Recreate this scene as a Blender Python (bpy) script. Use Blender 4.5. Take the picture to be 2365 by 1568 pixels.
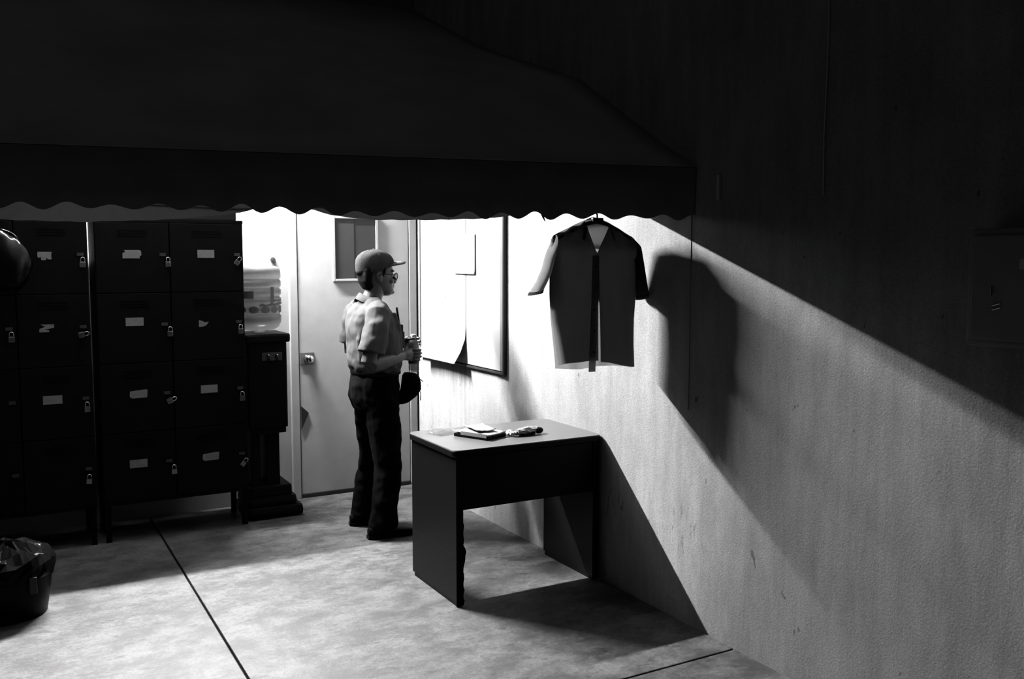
import bpy, bmesh, math, random
from mathutils import Vector, Matrix

random.seed(7)
for o in list(bpy.data.objects):
    bpy.data.objects.remove(o)
SC = bpy.context.scene
COL = SC.collection
PI = math.pi

# ------------------------------------------------------------------ camera, world, exposure
FPX, YAW, PITCH = 2128.0, math.radians(29.3), math.radians(4.94)
cam_data = bpy.data.cameras.new('camera')
cam_data.sensor_fit = 'HORIZONTAL'
cam_data.sensor_width = 36.0
cam_data.lens = 36.0 * FPX / 2365.0
cam_data.clip_start = 0.02
cam = bpy.data.objects.new('camera', cam_data)
COL.objects.link(cam)
cam.location = (0, 0, 1.6)
cam.rotation_euler = (PI / 2 - PITCH, 0, -YAW)
SC.camera = cam

world = bpy.data.worlds.new('night')
SC.world = world
world.use_nodes = True
world.node_tree.nodes['Background'].inputs['Color'].default_value = (1, 1, 1, 1)
world.node_tree.nodes['Background'].inputs['Strength'].default_value = 0.058

SC.view_settings.view_transform = 'Standard'
SC.view_settings.look = 'None'
SC.view_settings.gamma = 1.0
SC.view_settings.use_curve_mapping = False
SC.view_settings.exposure = 0.0
LAMP_STRENGTH = 12800.0

# ------------------------------------------------------------------ materials (all grey: a black and white place)
ALB = 0.18          # every surface of this night place is held dark so that shadows stay deep

def g(v):
    return (v, v, v, 1.0)

def mat(name, base=0.5, rough=0.6, metal=0.0, noise=0.0, scale=8.0, stretch=(1, 1, 1), bump=0.0, bump_scale=60.0,
        spec=0.5, transl=0.0, detail=6.0):
    base *= ALB if metal < 0.5 else 0.5
    transl *= ALB
    spec *= 0.4
    m = bpy.data.materials.new(name)
    m.use_nodes = True
    nt = m.node_tree
    b = nt.nodes['Principled BSDF']
    b.inputs['Base Color'].default_value = g(base)
    b.inputs['Roughness'].default_value = rough
    b.inputs['Metallic'].default_value = metal
    b.inputs['Specular IOR Level'].default_value = spec
    tc = nt.nodes.new('ShaderNodeTexCoord')
    mp = nt.nodes.new('ShaderNodeMapping')
    mp.inputs['Scale'].default_value = stretch
    nt.links.new(tc.outputs['Object'], mp.inputs['Vector'])
    n = nt.nodes.new('ShaderNodeTexNoise')
    n.inputs['Scale'].default_value = scale
    n.inputs['Detail'].default_value = detail
    nt.links.new(mp.outputs['Vector'], n.inputs['Vector'])
    r = nt.nodes.new('ShaderNodeValToRGB')
    r.color_ramp.elements[0].position = 0.3
    r.color_ramp.elements[1].position = 0.7
    r.color_ramp.elements[0].color = g(max(0.0, base * (1 - noise)))
    r.color_ramp.elements[1].color = g(min(1.0, base * (1 + noise)))
    nt.links.new(n.outputs['Fac'], r.inputs['Fac'])
    nt.links.new(r.outputs['Color'], b.inputs['Base Color'])
    if bump > 0:
        n2 = nt.nodes.new('ShaderNodeTexNoise')
        n2.inputs['Scale'].default_value = bump_scale
        n2.inputs['Detail'].default_value = 4
        nt.links.new(mp.outputs['Vector'], n2.inputs['Vector'])
        bp = nt.nodes.new('ShaderNodeBump')
        bp.inputs['Strength'].default_value = bump
        bp.inputs['Distance'].default_value = 0.01
        nt.links.new(n2.outputs['Fac'], bp.inputs['Height'])
        nt.links.new(bp.outputs['Normal'], b.inputs['Normal'])
    if transl > 0:
        t = nt.nodes.new('ShaderNodeBsdfTranslucent')
        t.inputs['Color'].default_value = g(transl)
        ad = nt.nodes.new('ShaderNodeAddShader')
        nt.links.new(b.outputs[0], ad.inputs[0])
        nt.links.new(t.outputs[0], ad.inputs[1])
        nt.links.new(ad.outputs[0], nt.nodes['Material Output'].inputs['Surface'])
    return m

def nodes_of(m):
    return m.node_tree, m.node_tree.nodes['Principled BSDF']

def add_noise(nt, vec, scale, detail=6.0, rough=0.55):
    n = nt.nodes.new('ShaderNodeTexNoise')
    n.inputs['Scale'].default_value = scale
    n.inputs['Detail'].default_value = detail
    n.inputs['Roughness'].default_value = rough
    nt.links.new(vec, n.inputs['Vector'])
    return n.outputs['Fac']

def ramp(nt, fac, p0, v0, p1, v1):
    r = nt.nodes.new('ShaderNodeMapRange')
    r.inputs['From Min'].default_value = p0
    r.inputs['From Max'].default_value = p1
    r.inputs['To Min'].default_value = v0
    r.inputs['To Max'].default_value = v1
    nt.links.new(fac, r.inputs['Value'])
    return r.outputs['Result']

def mathn(nt, op, a, b):
    n = nt.nodes.new('ShaderNodeMath')
    n.operation = op
    for i, v in enumerate((a, b)):
        if isinstance(v, (int, float)):
            n.inputs[i].default_value = v
        else:
            nt.links.new(v, n.inputs[i])
    return n.outputs[0]

def mapping(nt, scale=(1, 1, 1), loc=(0, 0, 0)):
    tc = nt.nodes.new('ShaderNodeTexCoord')
    mp = nt.nodes.new('ShaderNodeMapping')
    mp.inputs['Scale'].default_value = scale
    mp.inputs['Location'].default_value = loc
    nt.links.new(tc.outputs['Object'], mp.inputs['Vector'])
    return mp.outputs['Vector']

def concrete_floor_mat():
    m = bpy.data.materials.new('stained_concrete')
    m.use_nodes = True
    nt, b = nodes_of(m)
    v = mapping(nt)
    vs = mapping(nt, (1.0, 1.9, 1.0))
    big = ramp(nt, add_noise(nt, vs, 1.3, 6, 0.6), 0.32, 0.72, 0.68, 1.15)
    mid = ramp(nt, add_noise(nt, mapping(nt, (1.0, 1.35, 1.0)), 5.0, 12, 0.78), 0.43, 0.42, 0.58, 1.2)
    fine = mathn(nt, 'MULTIPLY', ramp(nt, add_noise(nt, v, 60.0, 4, 0.7), 0.35, 0.72, 0.62, 1.16),
                 ramp(nt, add_noise(nt, v, 330.0, 2), 0.3, 0.62, 0.7, 1.38))
    spots = ramp(nt, add_noise(nt, mapping(nt, (1.0, 2.0, 1.0), (3.1, 0.4, 0)), 7.0, 8, 0.7), 0.575, 1.0, 0.63, 0.38)
    f = mathn(nt, 'MULTIPLY', big, mid)
    f = mathn(nt, 'MULTIPLY', f, fine)
    f = mathn(nt, 'MULTIPLY', f, spots)
    f = mathn(nt, 'MULTIPLY', f, 0.215 * ALB)
    nt.links.new(f, b.inputs['Base Color'])
    b.inputs['Roughness'].default_value = 0.6
    b.inputs['Specular IOR Level'].default_value = 0.15
    bp = nt.nodes.new('ShaderNodeBump')
    bp.inputs['Strength'].default_value = 0.25
    bp.inputs['Distance'].default_value = 0.004
    nt.links.new(add_noise(nt, v, 90.0, 4), bp.inputs['Height'])
    nt.links.new(bp.outputs['Normal'], b.inputs['Normal'])
    return m

def plaster_mat():
    """right wall: rendered concrete with trowel streaks, scuffs and run-off stains below the notice board"""
    m = bpy.data.materials.new('rendered_concrete_wall')
    m.use_nodes = True
    nt, b = nodes_of(m)
    v = mapping(nt)
    vs = mapping(nt, (1, 1, 0.16))
    big = ramp(nt, add_noise(nt, v, 1.7, 6, 0.6), 0.3, 0.78, 0.7, 1.12)
    streak = ramp(nt, add_noise(nt, vs, 12.0, 8, 0.7), 0.32, 0.78, 0.68, 1.14)
    fine = ramp(nt, add_noise(nt, v, 300.0, 2), 0.3, 0.74, 0.7, 1.26)
    f = mathn(nt, 'MULTIPLY', big, streak)
    f = mathn(nt, 'MULTIPLY', f, fine)
    sep = nt.nodes.new('ShaderNodeSeparateXYZ')
    tc = nt.nodes.new('ShaderNodeTexCoord')
    nt.links.new(tc.outputs['Object'], sep.inputs[0])
    Y, Z = sep.outputs[1], sep.outputs[2]
    # scuffs low on the wall beside the desk: short upright scratches
    sc = ramp(nt, add_noise(nt, mapping(nt, (1, 1, 0.22), (0, 2.2, 0)), 55.0, 3), 0.60, 0.0, 0.68, 0.6)
    band = mathn(nt, 'MULTIPLY', ramp(nt, Z, 0.28, 0.0, 0.36, 1.0), ramp(nt, Z, 0.44, 1.0, 0.54, 0.0))
    band = mathn(nt, 'MULTIPLY', band, ramp(nt, Y, 2.9, 0.0, 3.1, 1.0))
    f = mathn(nt, 'MULTIPLY', f, mathn(nt, 'SUBTRACT', 1.0, mathn(nt, 'MULTIPLY', sc, band)))
    # water streaks running down from the board's lower edge
    run = ramp(nt, add_noise(nt, mapping(nt, (1, 1, 0.03)), 30.0, 4, 0.6), 0.42, 0.0, 0.62, 0.42)
    rb = mathn(nt, 'MULTIPLY', ramp(nt, Z, 0.45, 0.0, 0.92, 1.0), ramp(nt, Z, 0.96, 1.0, 0.99, 0.0))
    rb = mathn(nt, 'MULTIPLY', rb, mathn(nt, 'MULTIPLY', ramp(nt, Y, 5.12, 0.0, 5.2, 1.0), ramp(nt, Y, 5.5, 1.0, 5.85, 0.0)))
    f = mathn(nt, 'MULTIPLY', f, mathn(nt, 'SUBTRACT', 1.0, mathn(nt, 'MULTIPLY', run, rb)))
    # pock marks
    pk = ramp(nt, add_noise(nt, mapping(nt, (1, 1, 0.6), (1, 5, 2)), 17.0, 2), 0.735, 1.0, 0.76, 0.40)
    f = mathn(nt, 'MULTIPLY', f, pk)
    # light falloff put into the colour, over barer, darker cement nearer the street
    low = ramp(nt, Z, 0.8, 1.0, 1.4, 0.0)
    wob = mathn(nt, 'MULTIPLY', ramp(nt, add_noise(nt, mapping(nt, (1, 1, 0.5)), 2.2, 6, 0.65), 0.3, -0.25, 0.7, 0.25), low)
    street_falloff = ramp(nt, mathn(nt, 'ADD', Y, wob), 2.80, 0.41 * ALB, 3.30, 0.75 * ALB)
    f = mathn(nt, 'MULTIPLY', f, street_falloff)
    nt.links.new(f, b.inputs['Base Color'])
    b.inputs['Roughness'].default_value = 0.75
    b.inputs['Specular IOR Level'].default_value = 0.1
    bp = nt.nodes.new('ShaderNodeBump')
    bp.inputs['Strength'].default_value = 0.3
    bp.inputs['Distance'].default_value = 0.006
    hs = mathn(nt, 'ADD', add_noise(nt, vs, 20.0, 6), add_noise(nt, v, 120.0, 3))
    nt.links.new(hs, bp.inputs['Height'])
    nt.links.new(bp.outputs['Normal'], b.inputs['Normal'])
    return m

def wood_mat(name, base, rough, var=0.25):
    base *= ALB
    m = bpy.data.materials.new(name)
    m.use_nodes = True
    nt, b = nodes_of(m)
    v = mapping(nt, (1.0, 9.0, 9.0))
    f = ramp(nt, add_noise(nt, v, 6.0, 8, 0.65), 0.3, base * (1 - var), 0.7, base * (1 + var))
    nt.links.new(f, b.inputs['Base Color'])
    b.inputs['Roughness'].default_value = rough
    b.inputs['Specular IOR Level'].default_value = 0.05 if base < 0.01 else 0.2
    return m

M = {}
M['floor'] = concrete_floor_mat()
M['joint'] = mat('dark_joint_dirt', 0.03, 0.95, noise=0.3)
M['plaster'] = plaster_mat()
M['backwall'] = mat('white_painted_wall', 0.74, 0.6, noise=0.06, scale=5, bump=0.08, bump_scale=120)
M['facade'] = mat('dark_facade', 0.30, 0.9, noise=0.2, scale=3)
M['door'] = mat('painted_metal_door', 0.84, 0.45, noise=0.06, scale=9, bump=0.04, bump_scale=200)
M['frame'] = mat('door_frame_paint', 0.80, 0.45, noise=0.06)
M['glassdark'] = mat('dark_louvre_glass', 0.07, 0.25, noise=0.1)
M['glassdark2'] = mat('dark_louvre_glass_pale', 0.085, 0.3, noise=0.1)
M['steel'] = mat('brushed_steel', 0.30, 0.35, metal=1.0, noise=0.15, scale=40)
M['lockplate'] = mat('dull_lock_plate', 0.16, 0.5, noise=0.15, scale=40)
M['chrome'] = mat('chrome', 0.75, 0.12, metal=1.0)
M['brass'] = mat('padlock_metal', 0.26, 0.30, metal=1.0, noise=0.1, scale=60)
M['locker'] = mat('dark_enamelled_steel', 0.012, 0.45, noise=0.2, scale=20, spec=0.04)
M['locker_dark'] = mat('locker_louvre_steel', 0.008, 0.6, spec=0.03)  # slightly darker steel for the vent louvres
M['card'] = mat('name_card_paper', 0.44, 0.85, noise=0.12, scale=40)
M['paper'] = mat('white_paper', 0.80, 0.8, noise=0.03, scale=6)
M['ink'] = mat('faded_ink', 0.42, 0.8, noise=0.3, scale=50)
M['board'] = mat('whiteboard_face', 0.74, 0.3, noise=0.03, scale=4)
M['boardframe'] = mat('dark_board_frame', 0.05, 0.4, noise=0.2)
M['boardtrim'] = mat('grey_board_trim', 0.30, 0.4, noise=0.1)
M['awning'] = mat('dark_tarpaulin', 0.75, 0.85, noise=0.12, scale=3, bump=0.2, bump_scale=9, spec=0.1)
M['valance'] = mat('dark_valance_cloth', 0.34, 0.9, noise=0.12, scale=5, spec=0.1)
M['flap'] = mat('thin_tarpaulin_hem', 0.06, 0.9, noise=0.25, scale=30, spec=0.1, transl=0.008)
M['strap'] = mat('pale_webbing', 0.75, 0.8)
M['pole'] = mat('awning_steel_tube', 0.05, 0.5, metal=0.6)
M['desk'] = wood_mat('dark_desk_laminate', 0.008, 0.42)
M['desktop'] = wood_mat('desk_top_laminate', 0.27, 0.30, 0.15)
M['deskedge'] = wood_mat('desk_edge_band', 0.16, 0.35, 0.2)
M['black'] = mat('black_plastic', 0.010, 0.4, noise=0.2, spec=0.10)
M['blackgloss'] = mat('glossy_black_plastic', 0.008, 0.10, noise=0.2, bump=0.35, bump_scale=14, spec=0.07)
M['greyplastic'] = mat('grey_plastic', 0.08, 0.4, noise=0.1)
M['skin'] = mat('skin', 0.13, 0.5, noise=0.12, scale=12, bump=0.05, bump_scale=200)
M['hair'] = mat('black_hair', 0.006, 0.6, noise=0.3, scale=60, stretch=(1, 1, 4), bump=0.4, bump_scale=120, spec=0.06)
M['uniform'] = mat('uniform_shirt_cloth', 0.165, 0.9, noise=0.08, scale=6, spec=0.1, bump=0.25, bump_scale=14)
M['collar'] = mat('uniform_collar_cloth', 0.15, 0.9, noise=0.08, scale=6, spec=0.1)
M['trousers'] = mat('black_trouser_cloth', 0.003, 0.95, noise=0.15, scale=8, spec=0.05)
M['cap'] = mat('dark_cap_cloth', 0.10, 0.95, noise=0.12, scale=20, spec=0.05, bump=0.2, bump_scale=90)
M['brim'] = mat('cap_brim_cloth', 0.22, 0.95, noise=0.12, scale=20, spec=0.05)
M['leather'] = mat('black_leather', 0.008, 0.45, noise=0.2, spec=0.1)
M['hangshirt'] = mat('sheer_dark_shirt_cloth', 0.15, 0.95, noise=0.12, scale=14, spec=0.03, transl=0.19)
M['hangseam_shade'] = mat('dark_seam_and_shade_cloth', 0.03, 0.95, noise=0.10, scale=14, spec=0.03, transl=0.08)  # seams, hems and collar; also the right sleeve, its shade put into the colour
M['hangsleeve_lit'] = mat('lit_shirt_sleeve_cloth', 0.30, 0.95, noise=0.25, scale=24, spec=0.03, transl=0.62)  # left sleeve only: lamplight on the cloth put into its colour
M['hangplacket'] = mat('shirt_placket_cloth', 0.10, 0.95, noise=0.10, scale=14, spec=0.03, transl=0.5)
M['hangyoke'] = mat('shirt_yoke_cloth', 0.10, 0.95, noise=0.10, scale=14, spec=0.03, transl=2.2)
M['boxgrey'] = mat('dull_grey_box_paint', 0.40, 0.5, noise=0.1, spec=0.1)
M['carton'] = mat('dark_carton', 0.05, 0.9, noise=0.2, scale=6, spec=0.05)
M['snack'] = mat('foil_wrap', 0.70, 0.25, noise=0.25, scale=30, bump=0.8, bump_scale=40)
M['print'] = mat('jug_print', 0.22, 0.5, transl=0.12)

def clear_plastic(name, col, rough, alpha_mix):
    m = bpy.data.materials.new(name)
    m.use_nodes = True
    nt, b = nodes_of(m)
    col *= ALB
    b.inputs['Base Color'].default_value = g(col)
    b.inputs['Roughness'].default_value = rough
    t = nt.nodes.new('ShaderNodeBsdfTransparent')
    t.inputs['Color'].default_value = g(0.9)
    tl = nt.nodes.new('ShaderNodeBsdfTranslucent')
    tl.inputs['Color'].default_value = g(col)
    m1 = nt.nodes.new('ShaderNodeMixShader')
    m1.inputs[0].default_value = 0.5
    nt.links.new(b.outputs[0], m1.inputs[1])
    nt.links.new(tl.outputs[0], m1.inputs[2])
    m2 = nt.nodes.new('ShaderNodeMixShader')
    n = nt.nodes.new('ShaderNodeTexNoise')
    n.inputs['Scale'].default_value = 9.0
    mr = nt.nodes.new('ShaderNodeMapRange')
    mr.inputs['To Min'].default_value = alpha_mix - 0.1
    mr.inputs['To Max'].default_value = alpha_mix + 0.1
    nt.links.new(n.outputs['Fac'], mr.inputs['Value'])
    nt.links.new(mr.outputs[0], m2.inputs[0])
    nt.links.new(m1.outputs[0], m2.inputs[1])
    nt.links.new(t.outputs[0], m2.inputs[2])
    nt.links.new(m2.outputs[0], nt.nodes['Material Output'].inputs['Surface'])
    return m

M['jug'] = clear_plastic('jug_plastic', 0.42, 0.2, 0.28)
M['bottle'] = clear_plastic('bottle_plastic', 0.55, 0.12, 0.6)
M['film'] = clear_plastic('clear_film', 0.8, 0.15, 0.75)
M['lens'] = clear_plastic('spectacle_lens', 0.5, 0.05, 0.88)

# ------------------------------------------------------------------ mesh helpers
def obj(name, bm, material, parent=None, smooth=False):
    me = bpy.data.meshes.new(name)
    bmesh.ops.recalc_face_normals(bm, faces=bm.faces)
    bm.to_mesh(me)
    bm.free()
    if material is not None:
        me.materials.append(M[material] if isinstance(material, str) else material)
    if smooth:
        for p in me.polygons:
            p.use_smooth = True
    o = bpy.data.objects.new(name, me)
    COL.objects.link(o)
    if parent is not None:
        o.parent = parent
    return o

def empty(name, loc=(0, 0, 0), rz=0.0):
    o = bpy.data.objects.new(name, None)
    o.empty_display_size = 0.1
    COL.objects.link(o)
    o.location = loc
    o.rotation_euler = (0, 0, rz)
    return o

def tag(o, label, cat, group=None):
    o['label'] = label
    o['category'] = cat
    if group:
        o['group'] = group
    return o

def struct(o, label=None):
    o['kind'] = 'structure'
    if label:
        o['label'] = label
    return o

def box(bm, x0, x1, y0, y1, z0, z1, bevel=0.0):
    r = bmesh.ops.create_cube(bm, size=1.0)
    vs = r['verts']
    for v in vs:
        v.co = Vector((x0 + (v.co.x + 0.5) * (x1 - x0), y0 + (v.co.y + 0.5) * (y1 - y0), z0 + (v.co.z + 0.5) * (z1 - z0)))
    if bevel > 0:
        es = list({e for v in vs for e in v.link_edges})
        bmesh.ops.bevel(bm, geom=es, offset=bevel, segments=2, affect='EDGES', profile=0.6)
    return bm

def boxo(name, dims, material, parent=None, bevel=0.0):
    bm = bmesh.new()
    box(bm, *dims, bevel=bevel)
    return obj(name, bm, material, parent)

def loft(bm, rings, closed=True, cap=True):
    """rings: lists of equal numbers of points"""
    vr = [[bm.verts.new(p) for p in r] for r in rings]
    n = len(vr[0])
    for a, b in zip(vr[:-1], vr[1:]):
        for i in range(n if closed else n - 1):
            j = (i + 1) % n
            bm.faces.new((a[i], a[j], b[j], b[i]))
    if cap and closed:
        bm.faces.new(list(reversed(vr[0])))
        bm.faces.new(vr[-1])
    return vr

def ring(c, a, b, n=16, pw=1.0):
    c, a, b = Vector(c), Vector(a), Vector(b)
    out = []
    for i in range(n):
        t = 2 * PI * i / n
        ct, st = math.cos(t), math.sin(t)
        ct = math.copysign(abs(ct) ** pw, ct)
        st = math.copysign(abs(st) ** pw, st)
        out.append(c + a * ct + b * st)
    return out

def tube(bm, path, radii, n=10, flat=1.0, ref=None, cap=True):
    path = [Vector(p) for p in path]
    if isinstance(radii, (int, float)):
        radii = [radii] * len(path)
    rings = []
    up = Vector(ref) if ref else None
    for i, p in enumerate(path):
        a = path[max(i - 1, 0)]
        c = path[min(i + 1, len(path) - 1)]
        t = (c - a).normalized()
        if up is None:
            up = Vector((0, 0, 1)) if abs(t.z) < 0.9 else Vector((1, 0, 0))
        s = t.cross(up)
        if s.length < 1e-4:
            s = t.cross(Vector((0.3, 1, 0.2)))
        s.normalize()
        u = s.cross(t).normalized()
        if not ref:
            up = u
        rings.append(ring(p, s * radii[i], u * radii[i] * flat, n))
    loft(bm, rings, cap=cap)

def ball(bm, c, r, seg=12, rings_=8, rot=None):
    rx, ry, rz = (r, r, r) if isinstance(r, (int, float)) else r
    res = bmesh.ops.create_uvsphere(bm, u_segments=seg, v_segments=rings_, radius=1.0)
    mt = Matrix.Diagonal((rx, ry, rz)).to_4x4()
    if rot is not None:
        mt = rot.to_4x4() @ mt
    mt = Matrix.Translation(c) @ mt
    bmesh.ops.transform(bm, matrix=mt, verts=res['verts'])

def lathe(bm, prof, c=(0, 0, 0), n=24):
    rings = [ring((c[0], c[1], c[2] + z), (max(r, 1e-4), 0, 0), (0, max(r, 1e-4), 0), n) for r, z in prof]
    loft(bm, rings)

def interp(pts, x):
    """smooth interpolation through (x, v) points"""
    if x <= pts[0][0]:
        return pts[0][1]
    for (x0, v0), (x1, v1) in zip(pts[:-1], pts[1:]):
        if x <= x1:
            t = (x - x0) / (x1 - x0)
            t = t * t * (3 - 2 * t)
            return v0 + (v1 - v0) * t
    return pts[-1][1]

def lin(pts, x):
    if x <= pts[0][0]:
        return pts[0][1]
    for (x0, v0), (x1, v1) in zip(pts[:-1], pts[1:]):
        if x <= x1:
            return v0 + (v1 - v0) * (x - x0) / (x1 - x0)
    return pts[-1][1]

def remesh(o, voxel, smooth_iter=3):
    md = o.modifiers.new('union', 'REMESH')
    md.mode = 'VOXEL'
    md.voxel_size = voxel
    md.use_smooth_shade = True
    if smooth_iter:
        s = o.modifiers.new('soften', 'SMOOTH')
        s.iterations = smooth_iter
        s.factor = 0.5

# ------------------------------------------------------------------ the setting
XW, YB = 2.608, 6.03

# floor: a dirty bed with cast slabs on it, open joints between
fl = struct(boxo('floor', (-6.0, XW + 0.2, -3.0, YB + 0.2, -0.16, -0.022), 'joint'))
xs = [-6.0, -2.853, -1.033, 0.787, XW - 0.003]
ys = [-3.0, -0.9, 0.93, 2.761, YB]
for i in range(len(xs) - 1):
    for j in range(len(ys) - 1):
        gx1 = 0.005 if i < len(xs) - 2 else 0.003
        bm = bmesh.new()
        box(bm, xs[i] + 0.005, xs[i + 1] - gx1, ys[j] + 0.005, ys[j + 1] - 0.005, -0.03, 0.0, bevel=0.004)
        obj('slab', bm, 'floor', fl)

# right wall
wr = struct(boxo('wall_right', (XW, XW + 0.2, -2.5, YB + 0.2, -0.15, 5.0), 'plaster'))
# shallow raised coat of render whose edge shows as an upright line
bm = bmesh.new()
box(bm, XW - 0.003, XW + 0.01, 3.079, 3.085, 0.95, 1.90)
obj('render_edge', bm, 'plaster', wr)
# back wall with the building face above the awning
struct(boxo('wall_back', (-5.0, XW, YB, YB + 0.2, -0.15, 3.2), 'backwall'))
struct(boxo('wall_back_upper', (-5.0, XW, YB - 0.02, YB + 0.2, 3.2, 6.0), 'facade'))

# screw eye in the white wall above the water jug
s = empty('wall_bolt', (1.593, YB, 1.60))
tag(s, 'small round bolt in the white wall above the water jug', 'bolt')
bm = bmesh.new(); tube(bm, [(0, -0.001, 0), (0, -0.006, 0)], 0.017, 14); obj('washer', bm, 'steel', s)
bm = bmesh.new(); tube(bm, [(0, -0.006, 0), (0, -0.018, 0)], 0.009, 6); obj('bolt_head', bm, 'boardframe', s)

# door with frame, louvre window, lock and diamond plate
dr = empty('door_1', (0, 0, 0)); struct(dr, 'pale painted door with a small dark window and square lock plate')
bm = bmesh.new(); box(bm, 1.748, 2.535, YB - 0.030, YB - 0.004, 0.028, 2.06, bevel=0.003); leaf = obj('door_leaf', bm, 'door', dr)
bm = bmesh.new()
box(bm, 1.690, 1.744, YB - 0.034, YB - 0.001, 0.0, 2.12, bevel=0.004)
obj('frame_post', bm, 'frame', dr)
bm = bmesh.new()
box(bm, 2.540, 2.594, YB - 0.034, YB - 0.001, 0.0, 2.12, bevel=0.004)
obj('frame_post', bm, 'frame', dr)
bm = bmesh.new(); box(bm, 1.745, 2.539, YB - 0.034, YB - 0.001, 2.065, 2.12, bevel=0.004); obj('frame_head', bm, 'frame', dr)
boxo('threshold_gap', (1.746, 2.537, YB - 0.034, YB - 0.002, 0.001, 0.027), 'joint', dr)
# window: two dark panes in a pale raised frame
w = empty('door_window', (0, 0, 0)); w.parent = dr
bm = bmesh.new()
for d in ((1.985, 2.004, 1.455, 1.893), (2.292, 2.311, 1.455, 1.893), (2.004, 2.292, 1.455, 1.472), (2.004, 2.292, 1.876, 1.893)):
    box(bm, d[0], d[1], YB - 0.042, YB - 0.028, d[2], d[3], bevel=0.003)
obj('window_frame', bm, 'frame', w)
boxo('pane', (2.004, 2.138, YB - 0.036, YB - 0.029, 1.472, 1.876), 'glassdark2', w)
boxo('pane', (2.140, 2.292, YB - 0.034, YB - 0.029, 1.472, 1.876), 'glassdark', w)
# lock
lk = empty('door_lock', (1.7995, YB - 0.030, 0.945)); lk.parent = dr
bm = bmesh.new(); box(bm, -0.047, 0.047, -0.006, 0, -0.040, 0.040, bevel=0.002); obj('lock_plate', bm, 'lockplate', lk)
bm = bmesh.new()
rr = [(0.026, -0.006), (0.026, -0.014), (0.018, -0.02), (0.014, -0.034), (0.026, -0.045), (0.030, -0.058), (0.025, -0.070), (0.010, -0.075)]
loft(bm, [ring((0, y, 0), (r, 0, 0), (0, 0, r), 20) for r, y in rr])
obj('knob', bm, 'chrome', lk, True)
# diamond plate fixed to the lower door, half hidden behind the dispenser
bm = bmesh.new()
loft(bm, [[Vector((x, y, z)) for x, z in ((1.803, 0.578), (1.752, 0.628), (1.752, 0.468))] for y in (YB - 0.036, YB - 0.031)])
p = obj('pointed_plate', bm, 'boardframe', dr); p['label'] = 'dark pointed plate'

# ------------------------------------------------------------------ awning
aw = empty('awning', (0, 0, 0))
tag(aw, 'dark sloping tarpaulin awning with scalloped lower edge across the top', 'awning')
VD = Vector((math.sin(math.radians(101)), math.cos(math.radians(101)), 0))
VP = Vector((XW - 0.004, 3.05, 0))
def vpt(s, z, off=0.0):
    p = VP + VD * s
    return Vector((p.x - VD.y * 0 + off * 0, p.y + off, z))
S0, S1 = -4.9, 0.0
# roof: back wall -> sag -> front eave, then the valance hangs from the front
N = 40
rows = []
for i in range(N + 1):
    s = S0 + (S1 - S0) * i / N
    f = vpt(s, 0)
    sag = 0.02 * math.sin(s * 4.5)
    prof = [(YB - 0.03, 3.16), (5.2, 2.78), (4.5, 2.40), (4.0, 2.11 + sag * 0.4), (3.72 + 0.02, 1.955), (3.60, 1.872), (3.47, 1.90), (f.y, 1.955)]
    prof = [q for q in prof[:-1] if q[0] > f.y + 0.05] + [prof[-1]]
    while len(prof) < 8:
        prof.insert(-1, ((prof[-2][0] + prof[-1][0]) / 2, (prof[-2][1] + prof[-1][1]) / 2 + 0.005))
    rows.append([Vector((f.x, y, z)) for y, z in prof])
bm = bmesh.new()
loft(bm, rows, closed=False)
ro = obj('roof_cloth', bm, 'awning', aw, True)
md = ro.modifiers.new('thickness', 'SOLIDIFY'); md.thickness = 0.004; md.offset = 1
# sagging front skirt above the valance, up to the wall above: outer skin
bm = bmesh.new()
rows = []
for i in range(N + 1):
    s = S0 + (S1 - S0) * i / N
    f = vpt(s, 0)
    sag = 0.015 * math.sin(s * 4.5)
    rows.append([Vector((f.x, f.y, 1.988)), Vector((f.x, f.y + 0.25, 2.12 + sag)), Vector((f.x, f.y + 0.9, 2.50 + sag)),
                 Vector((f.x, 5.0, 2.86)), Vector((f.x, YB - 0.03, 3.30))])
loft(bm, rows, closed=False)
sk = obj('outer_cover', bm, 'awning', aw, True)
md = sk.modifiers.new('thickness', 'SOLIDIFY'); md.thickness = 0.004; md.offset = 1
# scalloped valance
bm = bmesh.new()
PITCH_S = 0.141
rows = []
steps = int((S1 - S0) / PITCH_S * 12)
for i in range(steps + 1):
    s = S0 + (S1 - S0) * i / steps
    ph = 2 * PI * (s + 0.0892) / PITCH_S
    rag = 0.003 * math.sin(s * 23.0) + 0.003 * math.sin(s * 51.0 + 1.0)
    zb = 1.779 - 0.0115 * math.cos(ph) + rag + interp([(-4.9, 0), (-1.9, 0.006), (-1.3, -0.006), (-0.4, -0.003), (0, 0.0)], s)
    fold = 0.006 * math.sin(ph * 0.5 + 0.7)
    rows.append([vpt(s, zb, fold), vpt(s, zb + 0.05, fold * 0.8), vpt(s, 1.90, fold * 0.4), vpt(s, 1.986, 0)])
loft(bm, rows, closed=False)
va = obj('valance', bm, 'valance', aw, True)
md = va.modifiers.new('thickness', 'SOLIDIFY'); md.thickness = 0.002
# a torn shred of the valance's hem
bm = bmesh.new()
a = vpt(-0.69, 1.80, 0.01)
loft(bm, [[a + Vector((-0.012, 0, 0)), a + Vector((0.010, 0, 0)), a + Vector((0.012, 0.003, 0)), a + Vector((-0.010, 0.003, 0))],
          [a + Vector((0.006, 0.004, -0.03)), a + Vector((0.016, 0.004, -0.03)), a + Vector((0.017, 0.006, -0.03)), a + Vector((0.007, 0.006, -0.03))],
          [a + Vector((0.019, 0.004, -0.046)), a + Vector((0.022, 0.004, -0.046)), a + Vector((0.022, 0.006, -0.046)), a + Vector((0.019, 0.006, -0.046))]])
obj('torn_shred', bm, 'valance', aw)
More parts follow.
